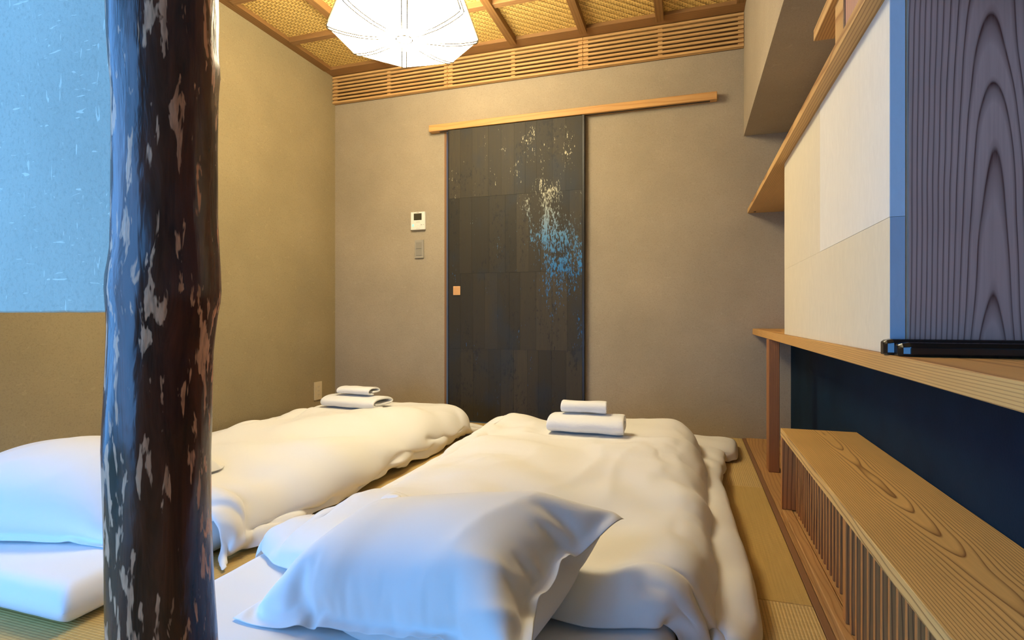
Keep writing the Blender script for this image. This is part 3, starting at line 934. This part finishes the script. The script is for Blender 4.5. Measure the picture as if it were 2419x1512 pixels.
def heightfield(bags, x0, x1, y0, y1, res=0.01):
    nx, ny = int((x1 - x0) / res) + 1, int((y1 - y0) / res) + 1
    H = np.zeros((nx, ny))
    for b in bags:
        P = b.T if hasattr(b, 'T') else b
        # densify
        Q = [P.reshape(-1, 3), ((P[1:] + P[:-1]) / 2).reshape(-1, 3), ((P[:, 1:] + P[:, :-1]) / 2).reshape(-1, 3),
             ((P[1:, 1:] + P[:-1, :-1]) / 2).reshape(-1, 3)]
        for q in Q:
            i = np.clip(((q[:, 0] - x0) / res).round().astype(int), 0, nx - 1)
            j = np.clip(((q[:, 1] - y0) / res).round().astype(int), 0, ny - 1)
            ok = (q[:, 0] > x0) & (q[:, 0] < x1) & (q[:, 1] > y0) & (q[:, 1] < y1)
            np.maximum.at(H, (i[ok], j[ok]), q[ok, 2])
    # close pinholes and blur a little
    for _ in range(2):
        K = H.copy()
        K[1:-1, 1:-1] = np.maximum(K[1:-1, 1:-1], (H[2:, 1:-1] + H[:-2, 1:-1] + H[1:-1, 2:] + H[1:-1, :-2]) / 4)
        H = K
    return (H, x0, y0, res)


def hsample(hf, x, y):
    H, x0, y0, res = hf
    i = np.clip((x - x0) / res, 0, H.shape[0] - 1.001); j = np.clip((y - y0) / res, 0, H.shape[1] - 1.001)
    i0 = i.astype(int); j0 = j.astype(int); a = i - i0; b = j - j0
    return (H[i0, j0] * (1 - a) * (1 - b) + H[i0 + 1, j0] * a * (1 - b) + H[i0, j0 + 1] * (1 - a) * b + H[i0 + 1, j0 + 1] * a * b)


def rotz(a): c_, s_ = math.cos(a), math.sin(a); return np.array([[c_, -s_, 0], [s_, c_, 0], [0, 0, 1]])
def rotx(a): c_, s_ = math.cos(a), math.sin(a); return np.array([[1, 0, 0], [0, c_, -s_], [0, s_, c_]])
def roty(a): c_, s_ = math.cos(a), math.sin(a); return np.array([[c_, 0, s_], [0, 1, 0], [-s_, 0, c_]])


# ------------------------------------------------------------------ mattresses
def mattress(lo, hi, label, seed, flap=False):
    """soft rounded slab wrapped in a sheet; returns object and its height box"""
    nx, ny = 60, 110
    sx, sy = (hi[0] - lo[0]) / 2, (hi[1] - lo[1]) / 2
    cx, cy_ = (hi[0] + lo[0]) / 2, (hi[1] + lo[1]) / 2
    T = np.zeros((nx, ny, 3)); B = np.zeros((nx, ny, 3))
    r = 0.045
    hh = hi[2] - lo[2]
    for i in range(nx):
        a = i / (nx - 1) * 2 - 1
        for j in range(ny):
            b = j / (ny - 1) * 2 - 1
            x, y = a * sx, b * sy
            ex = sx - abs(x); ey = sy - abs(y)
            e = min(ex, ey)
            # rounded plan corners + rounded edge profile
            t = max(0.0, 1 - e / r)
            prof = math.sqrt(max(0.0, 1 - t ** 2.2)) if t > 0 else 1.0
            nz = mnoise.noise(Vector((x * 5 + seed, y * 5, seed)))
            nw = mnoise.noise(Vector((x * 3 + seed, y * 16, seed + 4)))
            top = lo[2] + hh * (0.42 + 0.58 * prof) + 0.003 * nz * prof + 0.002 * nw
            bot = lo[2] + 0.42 * hh * (1 - prof)
            push = 1 + 0.004 * mnoise.noise(Vector((b * 9, a * 9, seed)))
            T[i, j] = (cx + x * push, cy_ + y * push, top); B[i, j] = (cx + x * push, cy_ + y * push, bot)
    bag = Bag(nx, ny, 2 * sx, 2 * sy)
    bag.T, bag.B = T, B
    o = bag.build('futon_mattress', M['sheet_cloth'], gap=0)
    tag(o, label, 'mattress', 'futon mattresses on the tatami')
    return o, bag


MR_lo, MR_hi = (-0.985, 0.65, 0.004), (-0.020, 2.55, 0.098)
ML_lo, ML_hi = (-2.255, 0.78, 0.004), (-1.215, 2.75, 0.088)
_, bagMR = mattress(MR_lo, MR_hi, 'white sheeted futon mattress under the right duvet', 1.0)
_, bagML = mattress(ML_lo, ML_hi, 'white sheeted futon mattress under the left duvet', 7.0)


# ------------------------------------------------------------------ duvets
def crease(b, ang, seed, amp, sc=9.0):
    """soft creases running along the direction ang (degrees) of the bag"""
    c_, s_ = math.cos(math.radians(ang)), math.sin(math.radians(ang))
    n = b.normals(b.T)
    D = np.zeros((b.nx, b.ny))
    for i in range(b.nx):
        for j in range(b.ny):
            x, y = i * b.dx, j * b.dy
            u = x * c_ + y * s_; v = -x * s_ + y * c_
            w = mnoise.noise(Vector((x * 4, y * 4, seed))) * 0.08
            q = mnoise.noise(Vector((u * sc * 0.28, (v + w) * sc, seed + 2)))
            m = max(0.0, mnoise.noise(Vector((x * 2.6, y * 2.6, seed + 9))) + 0.35)
            D[i, j] = ((1 - abs(q) * 2.2) ** 3) * m if abs(q) < 0.45 else 0
    e = np.clip(b.edist / 0.06, 0.15, 1)
    b.T += n * (D * e * amp)[..., None]


def run_duvet(w, h, cx, cy_, z, rot, boxes, xmin, xmax, ymax, th0, seed, steps, res=0.0135, slack=0.985, flange=1, bend=0.05, cr=0.007, soft=2):
    nx, ny = int(w / res) | 1, int(h / res) | 1
    b = Bag(nx, ny, w, h, flange)
    nzT = rnoise(nx, ny, 0.09, seed, 0.006) + rnoise(nx, ny, 0.25, seed + 5, 0.003)
    b.T[..., 2] += nzT; b.B[..., 2] += nzT * 0.5
    b.T[..., :2] *= slack; b.B[..., :2] *= slack
    b.place(rotz(rot), (cx, cy_, z))
    e = b.edist
    prof = np.sqrt(np.clip(1 - (1 - np.clip(e / 0.13, 0, 1)) ** 2, 0, 1))
    th = prof * (th0 + rnoise(nx, ny, 0.042, seed + 11, 0.05) + rnoise(nx, ny, 0.11, seed + 17, 0.016))
    th = np.clip(th, 0.0, 1)

    def collide(P):
        zz = np.maximum(hsample(boxes, P[..., 0], P[..., 1]) + 0.005, 0.006)
        hit = P[..., 2] < zz
        P[..., 2] = np.where(hit, zz, P[..., 2])
        P[..., 0] = np.clip(P[..., 0], xmin, xmax)
        P[..., 1] = np.minimum(P[..., 1], ymax)
        return hit
    b.run(steps, collide, th, 0.00006, g=0.00022, bend=bend, shear=0.2)
    for _ in range(soft):                      # relax tiny crumples
        for P in (b.T, b.B):
            P[1:-1, 1:-1] = P[1:-1, 1:-1] * 0.5 + (P[2:, 1:-1] + P[:-2, 1:-1] + P[1:-1, 2:] + P[1:-1, :-2]) * 0.125
    crease(b, 80, seed, cr, 9.0)
    return b


hfm = heightfield([bagMR, bagML], XL, 0.5, 0.3, 3.17)
dR = run_duvet(1.35, 2.10, -0.405, 1.96, 0.16, 0.0, hfm, -9, 0.25, 3.1, 0.085, 3.3, 420)


def press_spot(b, x, y, hx, hy, sink=0.006):
    """the towels press a shallow flat bed into the duvet; returns its height"""
    d = np.maximum(np.abs(b.T[..., 0] - x) / hx, np.abs(b.T[..., 1] - y) / hy)
    up = b.T[..., 2] > 0.06
    z = float(np.median(b.T[..., 2][(d < 1) & up])) - sink
    w = np.clip(1 - (d - 1.0) / 0.45, 0, 1); w = w * w * (3 - 2 * w)
    b.T[..., 2] = np.where(up, b.T[..., 2] * (1 - w) + np.minimum(b.T[..., 2], z) * w, b.T[..., 2])
    return z


TR, TL = (-0.40, 2.23), (-1.68, 2.52)
zr = press_spot(dR, *TR, 0.165, 0.11)
o = dR.build('duvet', M['white_cloth'])
tag(o, 'right puffy white duvet, nearer the bench, with towels at its far end', 'duvet', 'white duvets')
dL = run_duvet(1.36, 2.16, -1.605, 1.955, 0.15, 0.0, hfm, -9, 9, 3.1, 0.085, 9.1, 420, slack=0.99, flange=1, bend=0.10, cr=0.004, soft=14)
zl = press_spot(dL, *TL, 0.18, 0.11)
o = dL.build('duvet', M['white_cloth'])
tag(o, 'left puffy white duvet along the olive wall', 'duvet', 'white duvets')
hf = heightfield([bagMR, bagML, dR, dL], XL, 0.5, 0.3, 3.17)


# ------------------------------------------------------------------ pillows
def run_pillow(w, h, loc, rot, tilt, roll, seed, steps, press, label, g, cdir_, res=0.0105, flange=2):
    nx, ny = int(w / res) | 1, int(h / res) | 1
    b = Bag(nx, ny, w, h, flange)
    nz = rnoise(nx, ny, 0.11, seed, 0.006)
    b.T[..., 2] += nz; b.B[..., 2] += nz
    b.place(rotz(rot) @ rotx(tilt) @ roty(roll), loc)

    def collide(P):
        zz = hsample(hf, P[..., 0], P[..., 1]) + 0.004
        hit = P[..., 2] < zz
        P[..., 2] = np.where(hit, zz, P[..., 2])
        P[..., 0] = np.maximum(P[..., 0], XL + 0.006)
        return hit
    V0 = w * h * press

    def pf(s, it):
        n = s.normals((s.T + s.B) * 0.5)
        V = float(((s.T - s.B) * n).sum()) * s.dx * s.dy
        return float(np.clip(0.004 * (1 - V / V0), -0.0002, 0.0006))
    b.run(steps, collide, None, pf, g=g, bend=0.05, shear=0.2, fric=0.7, damp=0.95)
    crease(b, cdir_, seed, 0.008, 11.0)
    o = b.build('pillow', M['white_cloth'])
    tag(o, label, 'pillow', 'white pillows')
    return b


pR = run_pillow(0.66, 0.49, (-0.460, 0.940, 0.265), math.radians(-11), math.radians(9), math.radians(-12), 2.2, 260, 0.072,
                'large white pillow in front at the head of the right futon', 0.00002, 35)
pL = run_pillow(0.68, 0.50, (-1.68, 1.10, 0.20), math.radians(15), math.radians(3), 0.0, 5.2, 300, 0.072,
                'white pillow half hidden behind the trunk post at the head of the left futon', 0.00008, 60)


# ------------------------------------------------------------------ towels
def towel(name, label, group, loc, rot, width, rx, rz, turns, th, seed, cat='towel'):
    """cloth rolled or folded into a flattened spiral, axis along local X"""
    n = int(34 * turns)
    pts = []
    gap = th * 1.12
    for i in range(n + 1):
        t = i / n
        a = -math.pi * 0.5 - t * turns * 2 * math.pi
        k = t * turns * gap
        yy = (rx - k) * math.copysign(abs(math.cos(a)) ** 0.75, math.cos(a))
        zz = (rz - k) * math.copysign(abs(math.sin(a)) ** 0.9, math.sin(a))
        if rz - k < th * 0.6: break
        pts.append((yy, zz))
    NX = 26
    V, F = [], []
    m = len(pts)
    for ix in range(NX + 1):
        x = (ix / NX - 0.5) * width
        e = 1 - abs(ix / NX * 2 - 1)
        for (k, (yy, zz)) in enumerate(pts):
            p_ = pts[max(k - 1, 0)]; q_ = pts[min(k + 1, m - 1)]
            d = Vector((q_[0] - p_[0], q_[1] - p_[1])).normalized()
            nn = Vector((-d.y, d.x))
            nz = mnoise.noise(Vector((x * 14, yy * 10 + seed, zz * 30))) * 0.0035
            nx_ = mnoise.noise(Vector((k * 0.07, seed, ix * 0.0))) * 0.006 * (1 if x > 0 else -1)
            half = th / 2 * (0.82 if e < 0.06 else 1.0)
            sag = -0.004 * (yy / rx) ** 2
            for s_ in (1, -1):
                V.append((x + nx_, yy + nn.x * half * s_ + nz, zz + nn.y * half * s_ + nz + sag + rz + th / 2))
    def vid(ix, k, s_): return (ix * m + k) * 2 + s_
    for ix in range(NX):
        for k in range(m - 1):
            F.append((vid(ix, k, 0), vid(ix + 1, k, 0), vid(ix + 1, k + 1, 0), vid(ix, k + 1, 0)))
            F.append((vid(ix, k, 1), vid(ix, k + 1, 1), vid(ix + 1, k + 1, 1), vid(ix + 1, k, 1)))
        for k in (0, m - 1):
            F.append((vid(ix, k, 0), vid(ix, k, 1), vid(ix + 1, k, 1), vid(ix + 1, k, 0)))
    for ix in (0, NX):
        for k in range(m - 1):
            F.append((vid(ix, k, 0), vid(ix, k + 1, 0), vid(ix, k + 1, 1), vid(ix, k, 1)))
    o_ = mesh_obj(name, V, F, M['towel'], None, True, loc=loc)
    bmm = bmesh.new(); bmm.from_mesh(o_.data); bmesh.ops.recalc_face_normals(bmm, faces=bmm.faces); bmm.to_mesh(o_.data); bmm.free()
    o_.rotation_euler = rot
    md = o_.modifiers.new('smooth', 'SUBSURF'); md.levels = 1; md.render_levels = 1
    return tag(o_, label, cat, group)


def hz(x, y, r=0.05):
    return float(max(hsample(hf, np.array([x + a]), np.array([y + b]))[0] for a in (-r, 0, r) for b in (-r, 0, r)))


ax, ay = TR
zr += 0.002
towel('bath_towel', 'folded white bath towel under the small rolled towel on the right duvet', 'folded towels on the duvets', (ax, ay, zr), (0, 0, math.radians(2)), 0.30, 0.095, 0.033, 2.2, 0.011, 1.0)
towel('hand_towel', 'small rolled white towel on the folded towel on the right duvet', 'small towels on top', (ax - 0.015, ay + 0.01, zr + 0.076), (0, 0, math.radians(4)), 0.185, 0.040, 0.021, 1.9, 0.009, 3.0)
ax, ay = TL
zl += 0.002
towel('bath_towel', 'folded white bath towel under the small towel on the left duvet', 'folded towels on the duvets', (ax, ay, zl), (0, 0, math.radians(-4)), 0.33, 0.095, 0.027, 1.9, 0.014, 5.0)
towel('hand_towel', 'small folded white towel on top of the towel on the left duvet', 'small towels on top', (ax, ay + 0.01, zl + 0.066), (0, 0, math.radians(-4)), 0.205, 0.055, 0.018, 1.7, 0.010, 8.0)
